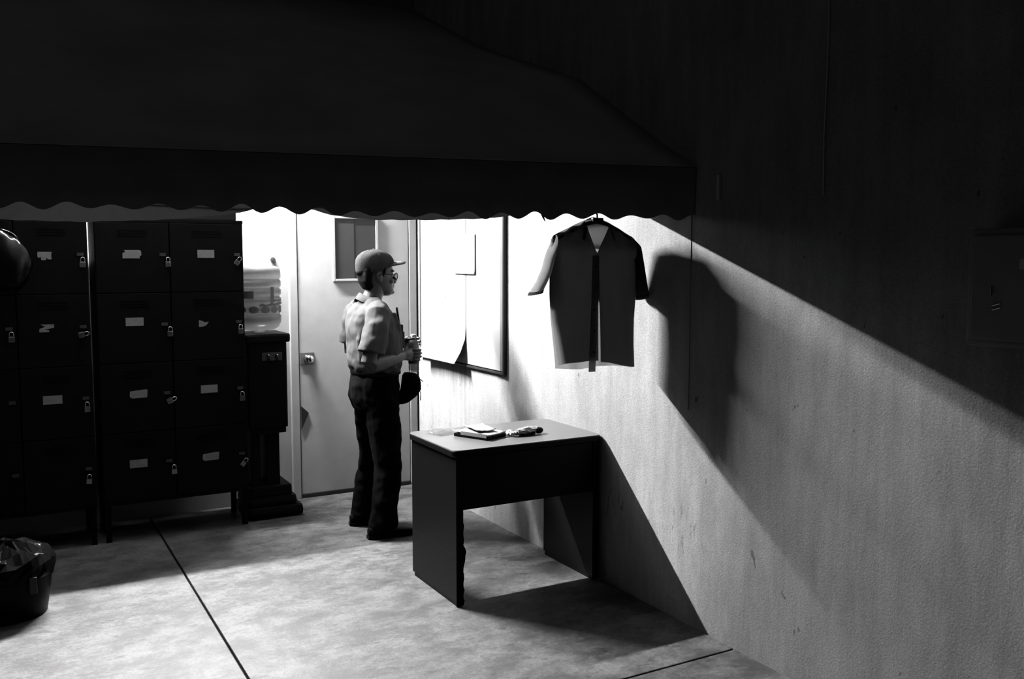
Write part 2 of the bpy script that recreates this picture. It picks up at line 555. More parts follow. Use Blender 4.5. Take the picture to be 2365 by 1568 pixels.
# sagging thin hem behind the valance, lit through from behind
FLP = [(-2.2, 1.77), (-0.6, 1.765), (0.026, 1.731), (0.282, 1.728), (0.55, 1.742), (0.788, 1.770), (0.90, 1.802), (1.02, 1.800), (1.16, 1.768), (1.307, 1.757), (1.567, 1.761), (1.80, 1.772), (1.93, 1.786), (1.99, 1.82)]
bm = bmesh.new()
rows = []
for i in range(120):
    x = -2.2 + 4.19 * i / 119
    dy = 0.008 * math.sin(x * 6.0)
    yf = max(3.45, 3.05 + (2.604 - x) * 0.1944 + 0.045)
    z0 = 1.6 + (lin(FLP, x * 3.45 / yf) - 1.6) * yf / 3.45 + 0.0015 * math.sin(x * 60)
    rows.append([Vector((x, yf + dy, z0)), Vector((x, yf + dy * 0.6, z0 + 0.04)), Vector((x, yf, z0 + 0.10)), Vector((x, yf - 0.005, 1.93))])
loft(bm, rows, closed=False)
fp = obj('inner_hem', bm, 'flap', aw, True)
# front tube the cloth is laced to
bm = bmesh.new(); tube(bm, [vpt(S0, 1.975, 0.02), vpt(S1 - 0.002, 1.975, 0.02)], 0.014, 10); obj('front_tube', bm, 'pole', aw)
# pale tie strap at the awning's wall end
bm = bmesh.new(); box(bm, XW - 0.012, XW - 0.002, 2.900, 2.915, 1.845, 1.945); obj('tie_strap', bm, 'strap', aw)

# thin cable running down the upper right wall
bm = bmesh.new()
tube(bm, [(XW - 0.006, 2.36 + 0.004 * math.sin(k * 1.7), 1.83 + k * 0.2) for k in range(12)], 0.0025, 6)
tag(obj('wall_cable', bm, 'strap', None, True), 'thin cable running down the dark upper right wall', 'cable')

# ------------------------------------------------------------------ fluorescent lamp on the back wall, hidden above the awning hem
lp = empty('fluorescent_lamp', (0.92, YB, 2.70))
tag(lp, 'long fluorescent tube lamp high on the back wall under the awning', 'lamp')
bm = bmesh.new(); box(bm, -0.66, 0.66, -0.205, -0.155, 0.030, 0.085, bevel=0.004); obj('housing', bm, 'frame', lp)
for bx in (-0.45, 0.45):
    bm = bmesh.new(); box(bm, bx - 0.015, bx + 0.015, -0.165, -0.001, 0.062, 0.080, bevel=0.002); obj('wall_bracket', bm, 'steel', lp)
for sx in (-1, 1):
    bm = bmesh.new(); box(bm, sx * 0.625 - 0.014, sx * 0.625 + 0.014, -0.197, -0.163, -0.020, 0.031, bevel=0.003); obj('tube_holder', bm, 'frame', lp)
em = bpy.data.materials.new('tube_glow')
em.use_nodes = True
nt = em.node_tree
e = nt.nodes.new('ShaderNodeEmission'); e.inputs['Strength'].default_value = LAMP_STRENGTH
nt.links.new(e.outputs[0], nt.nodes['Material Output'].inputs['Surface'])
bm = bmesh.new(); tube(bm, [(-0.61, -0.18, 0), (0.61, -0.18, 0)], 0.013, 8); obj('tube', bm, em, lp)

# ------------------------------------------------------------------ lockers
LY = 5.55
def make_locker(label, x0, widths, cards, letters):
    r = empty('locker_unit', (x0, LY, 0))
    tag(r, label, 'locker', 'steel locker units against the back wall')
    wtot = sum(widths)
    zb, zt, dep = 0.213, 1.828, 0.372
    t = 0.012
    bm = bmesh.new()
    box(bm, 0, t, 0.018, dep, zb, zt); box(bm, wtot - t, wtot, 0.018, dep, zb, zt)
    box(bm, t, wtot - t, 0.018, dep, zt - t, zt); box(bm, t, wtot - t, 0.018, dep, zb, zb + t)
    box(bm, t, wtot - t, dep - 0.006, dep, zb + t, zt - t)
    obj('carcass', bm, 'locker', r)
    bm = bmesh.new(); box(bm, 0, wtot, 0.0, 0.017, zt - 0.018, zt + 0.002, bevel=0.003); obj('top_rail', bm, 'locker', r)
    bm = bmesh.new(); box(bm, 0, wtot, 0.0, 0.017, zb, zb + 0.016, bevel=0.003); obj('bottom_rail', bm, 'locker', r)
    for lx in (0.006, wtot - 0.036):
        for ly in (0.02, dep - 0.05):
            bm = bmesh.new(); box(bm, lx, lx + 0.03, ly, ly + 0.03, 0.0, zb); obj('leg', bm, 'locker', r)
    xa = 0
    for c, wd in enumerate(widths):
        for k in range(4):                      # k = 0 is the top row
            z1 = zt - 0.020 - k * 0.3955
            z0 = z1 - 0.3915
            d = empty('door', (0, 0, 0)); d.parent = r
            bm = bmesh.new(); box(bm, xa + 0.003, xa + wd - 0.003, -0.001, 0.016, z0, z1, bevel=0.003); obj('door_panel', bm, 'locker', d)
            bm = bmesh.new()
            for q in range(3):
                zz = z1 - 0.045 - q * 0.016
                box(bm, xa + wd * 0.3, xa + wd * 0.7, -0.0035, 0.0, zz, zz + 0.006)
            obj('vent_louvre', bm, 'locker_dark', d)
            bm = bmesh.new(); box(bm, xa + wd - 0.055, xa + wd - 0.022, -0.008, -0.001, z0 + 0.205, z0 + 0.222, bevel=0.001); obj('hasp', bm, 'pole', d)
            cd = cards[c][k]
            if cd:
                du, dz, pts = cd
                zc = z0 + 0.214 + dz
                xc = xa + wd * 0.5 + du
                bm = bmesh.new()
                loft(bm, [[Vector((xc + a, y, zc + b)) for a, b in pts] for y in (-0.0035, -0.0012)])
                obj('name_card', bm, 'card', d)
        xa += wd
    return r
RC = [(-.047, -.023), (.047, -.023), (.047, .023), (-.047, .023)]
TORN = [(-.050, -.022), (.040, -.022), (.038, -.012), (.049, -.004), (.047, .018), (.040, .024), (-.042, .024), (-.036, .012), (-.050, .008)]
RAG = [(-.034, -.006), (-.030, -.010), (-.020, -.004), (-.018, -.022), (.004, -.022), (.008, -.008), (.014, -.018), (.032, -.018), (.030, .004), (.034, .022), (-.034, .022), (-.036, .006)]
STRIP = [(-.036, -.024), (.012, -.023), (.010, -.014), (-.010, -.010), (.036, .000), (.036, .018), (-.030, .018), (-.006, .006), (-.036, -.006)]
WEDGE = [(-.026, -.022), (-.002, -.020), (.016, -.012), (.030, .008), (.008, .004), (-.010, .014), (-.026, .018)]
CUT = [(-.047, -.012), (-.036, -.024), (.045, -.022), (.048, .022), (.030, .023), (-.044, .016)]
make_locker('right locker unit of eight dark doors beside the water dispenser', 0.488, (0.39, 0.415),
            [[(-.004, .0, TORN), (-.003, .018, RC), (.004, .004, CUT), (-.008, .0, RC)],
             [(-.008, .004, RC), (-.032, -.002, WEDGE), (-.01, .006, RC), (-.012, .0, CUT)]], 'r')
make_locker('left locker unit of dark doors with torn name cards at the frame edge', -0.262, (0.358, 0.358),
            [[(0, 0, RC), None, (0, 0, RC), None],
             [(-.032, -.010, RAG), (-.038, .000, STRIP), (-.024, .002, RC), None]], 'l')

def make_padlock():
    r = empty('padlock')
    bm = bmesh.new(); box(bm, -0.015, 0.015, -0.006, 0.006, -0.030, 0.0, bevel=0.003); obj('lock_body', bm, 'brass', r)
    bm = bmesh.new()
    pts = [(-0.010, 0, -0.004), (-0.010, 0, 0.014)] + [(-0.010 * math.cos(a), 0, 0.014 + 0.010 * math.sin(a)) for a in [PI * q / 6 for q in range(1, 6)]] + [(0.010, 0, 0.014), (0.010, 0, -0.004)]
    tube(bm, pts, 0.0027, 6); obj('shackle', bm, 'chrome', r, True)
    return r
def copy_tree(o):
    c = o.copy(); COL.objects.link(c)
    for ch in o.children:
        k = ch.copy(); COL.objects.link(k); k.parent = c
    return c
proto = make_padlock()
PAD = [(0.425, 1.590, 0.05, 'top row right column of the left lockers'), (0.419, 1.195, 1.35, 'second row right column of the left lockers'),
       (0.419, 0.795, 0.0, 'third row right column of the left lockers'), (0.415, 0.39, 0.1, 'bottom row right column of the left lockers'),
       (0.068, 1.195, 0.0, 'second row left column of the left lockers'), (0.866, 1.590, 0.0, 'top row left column of the right lockers'),
       (0.866, 1.195, 0.05, 'second row left column of the right lockers'), (0.866, 0.80, 1.2, 'third row left column of the right lockers'),
       (0.864, 0.395, 0.0, 'bottom row left column of the right lockers'), (1.258, 1.595, 0.65, 'top row right column of the right lockers'),
       (1.262, 1.195, 0.0, 'second row right column of the right lockers'), (1.262, 0.795, 0.0, 'third row right column of the right lockers'),
       (1.266, 0.395, 0.72, 'bottom row right column of the right lockers')]
for i, (x, z, a, where) in enumerate(PAD):
    o = proto if i == 0 else copy_tree(proto)
    o.location = (x, LY - 0.018, z)
    o.rotation_euler = (0.0, a, 0)
    tag(o, 'small metal padlock on the ' + where, 'padlock', 'padlocks on the locker doors')

for nm, x0, x1, lab in (('flat_carton', 0.50, 1.258, 'dark flat carton lying on top of the right lockers'), ('flat_carton', -0.25, 0.486, 'dark flat carton lying on top of the left lockers')):
    r = empty(nm, ((x0 + x1) / 2, 5.785, 1.8305)); tag(r, lab, 'carton', 'flat cartons on the lockers')
    h = (x1 - x0) / 2
    bm = bmesh.new(); box(bm, -h, h, -0.228, 0.19 if x0 > 0 else 0.238, 0.0, 0.105, bevel=0.004); obj('carton_body', bm, 'carton', r)  # stretched over the locker gap and toward the wall to block light there
    bm = bmesh.new(); box(bm, -h - 0.002, h + 0.002, -0.230, 0.0, 0.103, 0.109, bevel=0.001); obj('lid_flap', bm, 'carton', r)

# small pale paper tucked on top of the right lockers
bm = bmesh.new()
loft(bm, [[Vector((-.03, 0, 0)), Vector((.03, 0, 0)), Vector((.03, .05, 0)), Vector((-.03, .05, 0))],
          [Vector((-.03, 0, .003)), Vector((.03, -.004, .012)), Vector((.03, .05, .012)), Vector((-.03, .05, .003))]])
o = obj('paper_scrap', bm, 'paper'); o.location = (1.02, LY + 0.02, 1.8305)
tag(o, 'small pale paper scrap on top of the right lockers', 'paper')

# ------------------------------------------------------------------ shiny plastic bag hung on the left lockers
r = empty('hanging_bag', (0.03, LY - 0.10, 1.44))
tag(r, 'shiny dark plastic bag hanging in front of the left lockers', 'bag')
bm = bmesh.new()
rings_ = []
for k in range(13):
    t = k / 12
    z = 0.30 * t
    rad = 0.14 * (math.sin(PI * min(0.98, 0.12 + t * 0.74)) ** 0.6) * (1.0 if t < 0.75 else 1.0)
    rg = []
    for i in range(28):
        a = 2 * PI * i / 28
        cr = 1 + 0.06 * math.sin(5 * a + 3 * t) + 0.05 * math.sin(9 * a - 7 * t)
        rg.append(Vector((rad * cr * math.cos(a), 0.55 * rad * cr * math.sin(a), z - 0.04 * math.cos(a - 0.3) * t)))
    rings_.append(rg)
loft(bm, rings_)
obj('bag_body', bm, 'blackgloss', r, True)
bm = bmesh.new(); tube(bm, [(-0.02 + 0.11 * math.cos(a), 0.0, 0.25 + 0.07 * math.sin(a)) for a in [PI * q / 10 for q in range(11)]], 0.006, 8, flat=0.5); obj('handle', bm, 'blackgloss', r, True)

# ------------------------------------------------------------------ bin with shiny liner, lower left
r = empty('waste_bin', (-0.005, 4.66, 0.0))
tag(r, 'round black bin with shiny liner standing on the floor before the lockers', 'bin')
bm = bmesh.new()
lathe(bm, [(0.150, 0.0), (0.160, 0.006), (0.178, 0.12), (0.188, 0.22), (0.188, 0.245), (0.176, 0.245), (0.150, 0.03), (0.01, 0.03)], n=36)
obj('bin_body', bm, 'black', r, True)
bm = bmesh.new()
rings_ = []
for k, (rad, z) in enumerate([(0.193, 0.185), (0.198, 0.215), (0.198, 0.25), (0.182, 0.278), (0.14, 0.30), (0.09, 0.318), (0.04, 0.325), (0.006, 0.327)]):
    rg = []
    for i in range(36):
        a = 2 * PI * i / 36
        cr = 1 + (0.012 if k < 3 else 0.05) * math.sin(7 * a + k) + 0.02 * math.sin(13 * a - 2 * k)
        rg.append(Vector((rad * cr * math.cos(a), rad * cr * math.sin(a), z + (0.006 if k < 3 else 0.014) * math.sin(6 * a + 2.1 * k))))
    rings_.append(rg)
loft(bm, rings_)
obj('plastic_liner', bm, 'blackgloss', r)
bm = bmesh.new(); box(bm, 0.085, 0.115, -0.182, -0.172, 0.13, 0.205, bevel=0.003); obj('liner_tag', bm, 'greyplastic', r)

# ------------------------------------------------------------------ water dispenser and jug
r = empty('water_dispenser', (1.445, 5.77, 0.0))
tag(r, 'black water dispenser on a stand between the lockers and the door', 'water dispenser')
bm = bmesh.new(); box(bm, -0.125, 0.115, -0.15, 0.15, 0.565, 1.10, bevel=0.012); obj('body', bm, 'black', r)
bm = bmesh.new(); box(bm, -0.14, 0.135, -0.165, 0.16, 1.095, 1.150, bevel=0.014); obj('top_deck', bm, 'black', r)
bm = bmesh.new(); box(bm, -0.115, 0.105, -0.14, 0.14, 0.53, 0.568, bevel=0.01); obj('under_tray', bm, 'black', r)
bm = bmesh.new(); box(bm, -0.040, 0.082, -0.156, -0.149, 0.985, 1.035, bevel=0.002); tp = obj('tap_panel', bm, 'greyplastic', r)
for x in (-0.006, 0.046):
    bm = bmesh.new()
    tube(bm, [(x, -0.155, 1.012), (x, -0.178, 1.012), (x, -0.183, 1.0), (x, -0.183, 0.985)], [0.008, 0.008, 0.007, 0.006], 10); t = obj('tap', bm, 'black', r, True)
    bm = bmesh.new(); ball(bm, (x, -0.180, 1.022), 0.006); obj('tap_button', bm, 'chrome', t, True)
for x in (-0.105, -0.017):
    bm = bmesh.new(); box(bm, x, x + 0.088 - (0.03 if x < -0.1 else 0), -0.10, 0.10, 0.19, 0.535, bevel=0.01); obj('stand_post', bm, 'black', r)
bm = bmesh.new(); box(bm, -0.13, 0.135, -0.135, 0.15, 0.13, 0.20, bevel=0.015); obj('stand_collar', bm, 'black', r)
bm = bmesh.new(); box(bm, -0.142, 0.165, -0.15, 0.17, 0.06, 0.135, bevel=0.03); obj('base', bm, 'black', r)
bm = bmesh.new(); box(bm, -0.147, 0.20, -0.17, 0.20, 0.0, 0.075, bevel=0.03); obj('base_skirt', bm, 'black', r)

r = empty('water_jug', (1.432, 5.77, 1.150))
tag(r, 'ribbed clear water jug upturned on the black dispenser', 'water jug')
prof = [(0.030, 0.0), (0.034, 0.012), (0.090, 0.018), (0.118, 0.035), (0.132, 0.065), (0.134, 0.105), (0.126, 0.112), (0.126, 0.120), (0.134, 0.128),
        (0.134, 0.165), (0.126, 0.172), (0.126, 0.180), (0.134, 0.188), (0.134, 0.215), (0.126, 0.222), (0.126, 0.230), (0.134, 0.238), (0.134, 0.265), (0.126, 0.272), (0.126, 0.280),
        (0.134, 0.288), (0.134, 0.320), (0.127, 0.327), (0.127, 0.335), (0.134, 0.343), (0.132, 0.385), (0.124, 0.402), (0.100, 0.412), (0.0, 0.412)]
bm = bmesh.new(); lathe(bm, prof, n=40); obj('jug_shell', bm, 'jug', r, True)
# printed marks: a row of rounded blobs and an upright stroke wrapped round the shell
def patch(name, a0, a1, zf, parent, material, rad=0.1355, n=10):
    bm = bmesh.new(); rows = []
    for i in range(n + 1):
        a = a0 + (a1 - a0) * i / n
        zl, zh = zf(i / n)
        c, s_ = math.cos(a), math.sin(a)
        rows.append([Vector((rad * c, rad * s_, zl)), Vector((rad * c, rad * s_, zh)), Vector(((rad + .001) * c, (rad + .001) * s_, zh)), Vector(((rad + .001) * c, (rad + .001) * s_, zl))])
    loft(bm, rows)
    return obj(name, bm, material, parent)
def blob(cz, h):
    return lambda t: (cz - h * math.sqrt(max(0.02, 1 - (2 * t - 1) ** 2)), cz + h * math.sqrt(max(0.02, 1 - (2 * t - 1) ** 2)))
A = lambda x: math.atan2(-math.sqrt(max(1e-5, 0.134 ** 2 - x * x)), x)
for cx, hw in ((-0.06, 0.027), (0.005, 0.027), (0.062, 0.022), (0.105, 0.012), (-0.115, 0.015)):
    patch('print_blob', A(cx - hw), A(cx + hw), blob(0.146, 0.022), r, 'print', rad=0.1352)
patch('print_band', A(-0.03), A(0.126), lambda t: (0.166 + 0.012 * t, 0.178 + 0.016 * t + 0.006 * math.sin(20 * t)), r, 'print', rad=0.1352)
patch('print_stroke', A(0.038), A(0.062), lambda t: (0.19, 0.285), r, 'print', rad=0.1352)
patch('print_band', A(0.04), A(0.115), lambda t: (0.196, 0.206), r, 'print', rad=0.1352)
patch('print_band', A(-0.12), A(-0.06), lambda t: (0.215, 0.258), r, 'print', rad=0.1352)

# ------------------------------------------------------------------ notice board, papers
r = empty('notice_board', (XW, 0, 0))
tag(r, 'large white notice board with dark thin frame on the right wall', 'notice board')
BY0, BY1, BZ0, BZ1 = 4.70, 5.93, 0.925, 1.98
bm = bmesh.new(); box(bm, -0.018, -0.001, BY0 + 0.02, BY1 - 0.02, BZ0 + 0.02, BZ1 - 0.02); obj('board_face', bm, 'board', r)
for nm, d, mm in (('frame_bar', (-0.026, -0.001, BY0 + 0.005, BY0 + 0.020, BZ0, BZ1), 'boardframe'), ('frame_bar', (-0.026, -0.001, BY1 - 0.02, BY1, BZ0, BZ1), 'boardtrim'),
                  ('frame_bar', (-0.026, -0.001, BY0 + 0.02, BY1 - 0.02, BZ0, BZ0 + 0.013), 'boardframe'), ('frame_bar', (-0.026, -0.001, BY0 + 0.02, BY1 - 0.02, BZ1 - 0.02, BZ1), 'boardtrim'),
                  ('inner_trim', (-0.022, -0.017, BY0 + 0.020, BY0 + 0.055, BZ0 + 0.02, BZ1 - 0.02), 'boardtrim')):
    bm = bmesh.new(); box(bm, *d, bevel=0.002); obj(nm, bm, mm, r)

def sheet(name, y0, y1, z0, z1, x, curl, label, mark=None):
    bm = bmesh.new(); rows = []
    for i in range(17):
        t = i / 16
        y = y0 + (y1 - y0) * t
        row = []
        for k in range(13):
            u = k / 12
            lift = curl * max(0.0, (0.22 - u) / 0.22) ** 1.6 * (1.0 - 0.25 * math.sin(t * PI))
            z = z0 + (z1 - z0) * u + lift * 0.25
            wav = 0.003 * (t * (1 - t)) * 4 * math.sin(t * 9 + u * 4) * (1 - u)
            row.append(Vector((x - lift - abs(wav), y, z)))
        rows.append(row)
    loft(bm, rows, closed=False)
    o = obj(name, bm, 'paper', None, True)
    md = o.modifiers.new('thickness', 'SOLIDIFY'); md.thickness = 0.0008
    tag(o, label, 'paper', 'papers pinned to the notice board')
    return o
big = sheet('poster_sheet', 5.205, 5.80, 0.925, 1.95, XW - 0.0195, 0.085, 'large white sheet curling up at the lower left of the notice board')
sheet('pinned_note', 5.07, 5.355, 1.51, 1.76, XW - 0.0250, 0.003, 'small white note pinned over the top of the large sheet')
# faint printed ticks on the sheet
for y, z0, z1 in ((5.65, 1.60, 1.66), (5.70, 1.74, 1.78), (5.50, 1.35, 1.40)):
    bm = bmesh.new(); box(bm, XW - 0.0226, XW - 0.0200, y, y + 0.010, z0, z1); obj('print_mark', bm, 'ink', big)

# ------------------------------------------------------------------ desk
r = empty('desk', (1.80, 3.73, 0))
tag(r, 'dark wooden desk with open knee space standing against the right wall', 'desk')
DW, DD = 0.79, 0.52
bm = bmesh.new()
def rrect(x0, x1, y0, y1, z, rad, n=5):
    out = []
    for cx, cy, a0 in ((x1 - rad, y1 - rad, 0), (x0 + rad, y1 - rad, PI / 2), (x0 + rad, y0 + rad, PI), (x1 - rad, y0 + rad, 3 * PI / 2)):
        for k in range(n + 1):
            a = a0 + PI / 2 * k / n
            out.append(Vector((cx + rad * math.cos(a), cy + rad * math.sin(a), z)))
    return out
loft(bm, [rrect(-0.012, DW + 0.012, -0.010, DD + 0.012, 0.731, 0.034), rrect(-0.010, DW + 0.010, -0.008, DD + 0.010, 0.735, 0.034)])
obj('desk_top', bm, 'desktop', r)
bm = bmesh.new()
loft(bm, [rrect(-0.010, DW + 0.010, -0.008, DD + 0.010, 0.702, 0.034), rrect(-0.013, DW + 0.013, -0.012, DD + 0.013, 0.708, 0.036), rrect(-0.013, DW + 0.013, -0.012, DD + 0.013, 0.727, 0.036), rrect(-0.011, DW + 0.011, -0.010, DD + 0.011, 0.731, 0.035)])
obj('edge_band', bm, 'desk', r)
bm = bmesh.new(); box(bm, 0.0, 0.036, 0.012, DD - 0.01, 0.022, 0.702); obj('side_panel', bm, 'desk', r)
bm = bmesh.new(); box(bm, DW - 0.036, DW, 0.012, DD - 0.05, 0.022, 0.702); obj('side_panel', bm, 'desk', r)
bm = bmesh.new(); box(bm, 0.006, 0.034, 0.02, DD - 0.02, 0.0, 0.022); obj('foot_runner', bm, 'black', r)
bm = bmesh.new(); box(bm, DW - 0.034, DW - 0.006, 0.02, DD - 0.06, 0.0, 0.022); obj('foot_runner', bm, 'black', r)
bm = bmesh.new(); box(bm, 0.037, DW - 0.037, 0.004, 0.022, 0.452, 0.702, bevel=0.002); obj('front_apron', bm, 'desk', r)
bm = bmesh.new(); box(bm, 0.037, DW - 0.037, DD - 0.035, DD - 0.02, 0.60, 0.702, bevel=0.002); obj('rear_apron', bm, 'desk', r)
# chipped front lipping of the side panels
for xo in (0.0, DW - 0.036):
    bm = bmesh.new(); rows = []
    for k in range(40):
        z = 0.004 + 0.697 * k / 39
        chip = 0.0
        if xo == 0.0:
            chip = 0.006 * max(0, math.sin(k * 1.9)) * (1 if k < 22 else 0.1) + (0.010 if 12 <= k <= 15 else 0)
        rows.append([Vector((xo, 0.0, z)), Vector((xo + 0.036 + chip, 0.0, z)), Vector((xo + 0.036 + chip, 0.012, z)), Vector((xo, 0.012, z))])
    loft(bm, rows); obj('front_lipping', bm, 'desk', r)
# shallow groove line low on the outer side panel
bm = bmesh.new(); box(bm, -0.0010, 0.001, 0.012, DD - 0.012, 0.235, 0.237); obj('panel_bead', bm, 'desk', r)

# booklet, wrapped snack and clear film on the desk
DT = 0.7352
r = empty('booklet', (2.055, 3.985, DT), math.radians(24))
tag(r, 'thick dark booklet with loose white papers on top lying on the desk', 'booklet')
bm = bmesh.new(); box(bm, -0.075, 0.075, -0.105, 0.105, 0.0, 0.016, bevel=0.003); obj('cover', bm, 'black', r)
def crumple_sheet(name, w, d, z, amp, parent, material, curl=0.0, seed=0, thick=0.002):
    rnd = random.Random(seed)
    bm = bmesh.new(); rows = []
    for i in range(9):
        row = []
        for k in range(9):
            x = -w / 2 + w * i / 8; y = -d / 2 + d * k / 8
            row.append(Vector((x, y, z + rnd.random() * amp + curl * (abs(x) / w) ** 2)))
        rows.append(row)
    loft(bm, rows, closed=False)
    o = obj(name, bm, material, parent, True)
    md = o.modifiers.new('thickness', 'SOLIDIFY'); md.thickness = thick
    return o
p1 = crumple_sheet('loose_sheet', 0.145, 0.215, 0.021, 0.003, r, 'paper', 0.012, 3, 0.004)
p2 = crumple_sheet('loose_sheet', 0.10, 0.17, 0.031, 0.004, r, 'paper', 0.02, 5); p2.location = (0.035, 0.03, 0); p2.rotation_euler = (0, 0, -0.5)
bm = bmesh.new(); box(bm, -0.076, -0.072, -0.10, 0.06, 0.012, 0.030); obj('page_edge', bm, 'paper', r)

r = empty('wrapped_snack', (2.285, 3.905, DT), math.radians(10))
tag(r, 'crumpled plastic-wrapped packet lying on the desk beside the booklet', 'packet')
rnd = random.Random(11)
for nm, cx, rad, ln, mm in (('packet_body', 0.0, 0.020, 0.15, 'snack'),):
    bm = bmesh.new(); rows = []
    for k in range(12):
        t = k / 11
        rr_ = rad * (0.35 + 0.65 * math.sin(PI * min(max(t, .06), .94)) ** 0.5)
        rows.append([Vector((-ln / 2 + ln * t, 1.5 * rr_ * math.cos(a) * (1 + rnd.uniform(-.2, .2)), 0.021 + rr_ * math.sin(a) * (1 + rnd.uniform(-.2, .1)))) for a in [2 * PI * q / 12 for q in range(12)]])
    loft(bm, rows); obj(nm, bm, mm, r)
bm = bmesh.new(); box(bm, -0.06, 0.02, -0.032, 0.01, 0.001, 0.014, bevel=0.004); obj('dark_filling', bm, 'black', r)
bm = bmesh.new(); ball(bm, (0.052, -0.018, 0.018), (0.026, 0.02, 0.016)); obj('dark_filling', bm, 'black', r, True)
f_ = crumple_sheet('wrapper_tail', 0.05, 0.09, 0.004, 0.022, r, 'snack', 0.0, 8); f_.location = (-0.085, 0.03, 0)

o = crumple_sheet('clear_film', 0.13, 0.12, 0.003, 0.010, None, 'film', 0.0, 21)
o.location = (1.925, 4.15, DT); o.rotation_euler = (0, 0, 0.3)
tag(o, 'crumpled clear plastic film lying flat on the desk corner nearest the man', 'plastic film')

# ------------------------------------------------------------------ meter box on the dark right wall
r = empty('wall_box', (XW, 1.60, 1.35))
tag(r, 'dull dark box mounted on the right wall at the frame edge', 'box')
bm = bmesh.new(); box(bm, -0.11, -0.001, -0.20, 0.115, 0.0, 0.34, bevel=0.012); obj('case', bm, 'boxgrey', r)
bm = bmesh.new(); box(bm, -0.122, -0.108, -0.18, 0.095, 0.02, 0.32, bevel=0.006); obj('lid', bm, 'boxgrey', r)
for dz in (0.0, 0.012):
    bm = bmesh.new(); tube(bm, [(-0.126, 0.022, 0.108 + dz), (-0.126, -0.002, 0.115 + dz)], 0.0022, 6); obj('chrome_strip', bm, 'chrome', r)
bm = bmesh.new(); box(bm, -0.130, -0.121, 0.026, 0.030, 0.150, 0.175, bevel=0.001); obj('latch', bm, 'chrome', r)
bm = bmesh.new(); box(bm, -0.1235, -0.1215, -0.15, -0.051, 0.224, 0.252); obj('paper_sticker', bm, 'paper', r)

# ------------------------------------------------------------------ shirt on a hanger under the valance
HS = empty('hanging_shirt', (2.35, 3.42, 0), math.radians(-11))
tag(HS, 'dark short-sleeved shirt hanging backlit from the awning edge', 'shirt')
LEFT = [(1.10, -.188), (1.12, -.188), (1.217, -.200), (1.333, -.215), (1.448, -.222), (1.562, -.219), (1.69, -.216), (1.704, -.205)]
RIGHT = [(1.10, .190), (1.11, .190), (1.206, .184), (1.325, .187), (1.423, .195), (1.522, .200), (1.66, .200), (1.69, .190), (1.704, .176)]
def topz(u):
    return lin([(-.225, 1.695), (-.205, 1.708), (-.10, 1.757), (-.055, 1.776), (0.0, 1.780), (.045, 1.774), (.176, 1.702), (.20, 1.685)], u)
def panel(name, side, u0f, u1f, bottom, top, depth, material='hangshirt', nu=18, nz=40, fold=0.006, seed=0.0):
    bm = bmesh.new(); rows = []
    for k in range(nz + 1):
        row = []
        t = k / nz
        for i in range(nu + 1):
            w_ = i / nu
            z_ref = 1.10 + (1.70 - 1.10) * t
            u = u0f(z_ref) + (u1f(z_ref) - u0f(z_ref)) * w_
            zb, zt = bottom(u), top(u)
            z = zb + (zt - zb) * t
            e_ = (u + 0.012) / 0.21
            bul = math.sqrt(max(0.0, 1 - min(1, e_ * e_)))
            y = side * depth * bul * (0.08 + 0.92 * (1 - t) ** 0.5) + fold * math.sin(u * 46 + seed) * (1 - t) + 0.003 * math.sin(u * 90 + z * 9 + seed)
            row.append(Vector((u, y, z)))
        rows.append(row)
    loft(bm, rows, closed=False)
    return obj(name, bm, material, HS, True)
Lf = lambda z: lin(LEFT, z)
Rf = lambda z: lin(RIGHT, z)
panel('back_panel', 1, Lf, Rf, lambda u: 1.113 + 0.006 * math.sin(u * 20), topz, 0.036, seed=1.0)
panel('yoke', 1, Lf, Rf, lambda u: 1.662, topz, 0.040, 'hangyoke', 18, 6, seed=1.0)
vtop = lambda u: min(topz(u), 1.625 + 2.4 * abs(u - 0.004) if abs(u) < .07 else 9)
panel('front_panel', -1, Lf, lambda z: lin([(1.10, 0.002), (1.42, 0.003), (1.48, 0.008), (1.70, 0.008)], z), lambda u: lin([(-.2, 1.128), (-.157, 1.140), (-.06, 1.150), (0, 1.150)], u), lambda u: min(topz(u), 1.625 + 2.6 * max(0, 0.003 - u)), 0.036, seed=2.3)
panel('front_panel', -1, lambda z: lin([(1.10, 0.009), (1.42, 0.005), (1.48, -0.004), (1.70, 0.002)], z), Rf, lambda u: lin([(0, 1.146), (.05, 1.140), (.14, 1.120), (.2, 1.112)], u), lambda u: min(topz(u), 1.625 + 2.2 * max(0, u - 0.003)), 0.036, seed=4.1)
# button placket, a double strip that hangs longer than the hem
bm = bmesh.new(); rows = []
for k in range(30):
    t = k / 29
    z = 1.103 + (1.62 - 1.103) * t
    uc = lin([(0, -0.034), (0.6, -0.018), (1, -0.010)], t)
    rows.append([Vector((uc - 0.018, -0.046 + 0.02 * t, z)), Vector((uc, -0.047 + 0.02 * t, z)), Vector((uc + 0.015, -0.046 + 0.02 * t, z))])
loft(bm, rows, closed=False); obj('placket', bm, 'hangplacket', HS, True)
for k in range(5):
    bm = bmesh.new(); z = 1.19 + k * 0.095
    tube(bm, [(-0.026 + k * 0.003, -0.0475 + (z - 1.103) / .517 * 0.02 - 0.0005, z), (-0.026 + k * 0.003, -0.0495 + (z - 1.103) / .517 * 0.02, z)], 0.005, 10); obj('button', bm, 'black', HS)
# yoke seam, hems
bm = bmesh.new(); rows = []
for i in range(20):
    u = -0.205 + 0.39 * i / 19
    y = 0.046 * math.sqrt(max(0, 1 - ((u + .012) / .21) ** 2)) * 0.45 + 0.004
    rows.append([Vector((u, y, 1.655)), Vector((u, y, 1.667)), Vector((u, y + 0.002, 1.667)), Vector((u, y + 0.002, 1.655))])
loft(bm, rows); obj('yoke_seam', bm, 'hangplacket', HS)
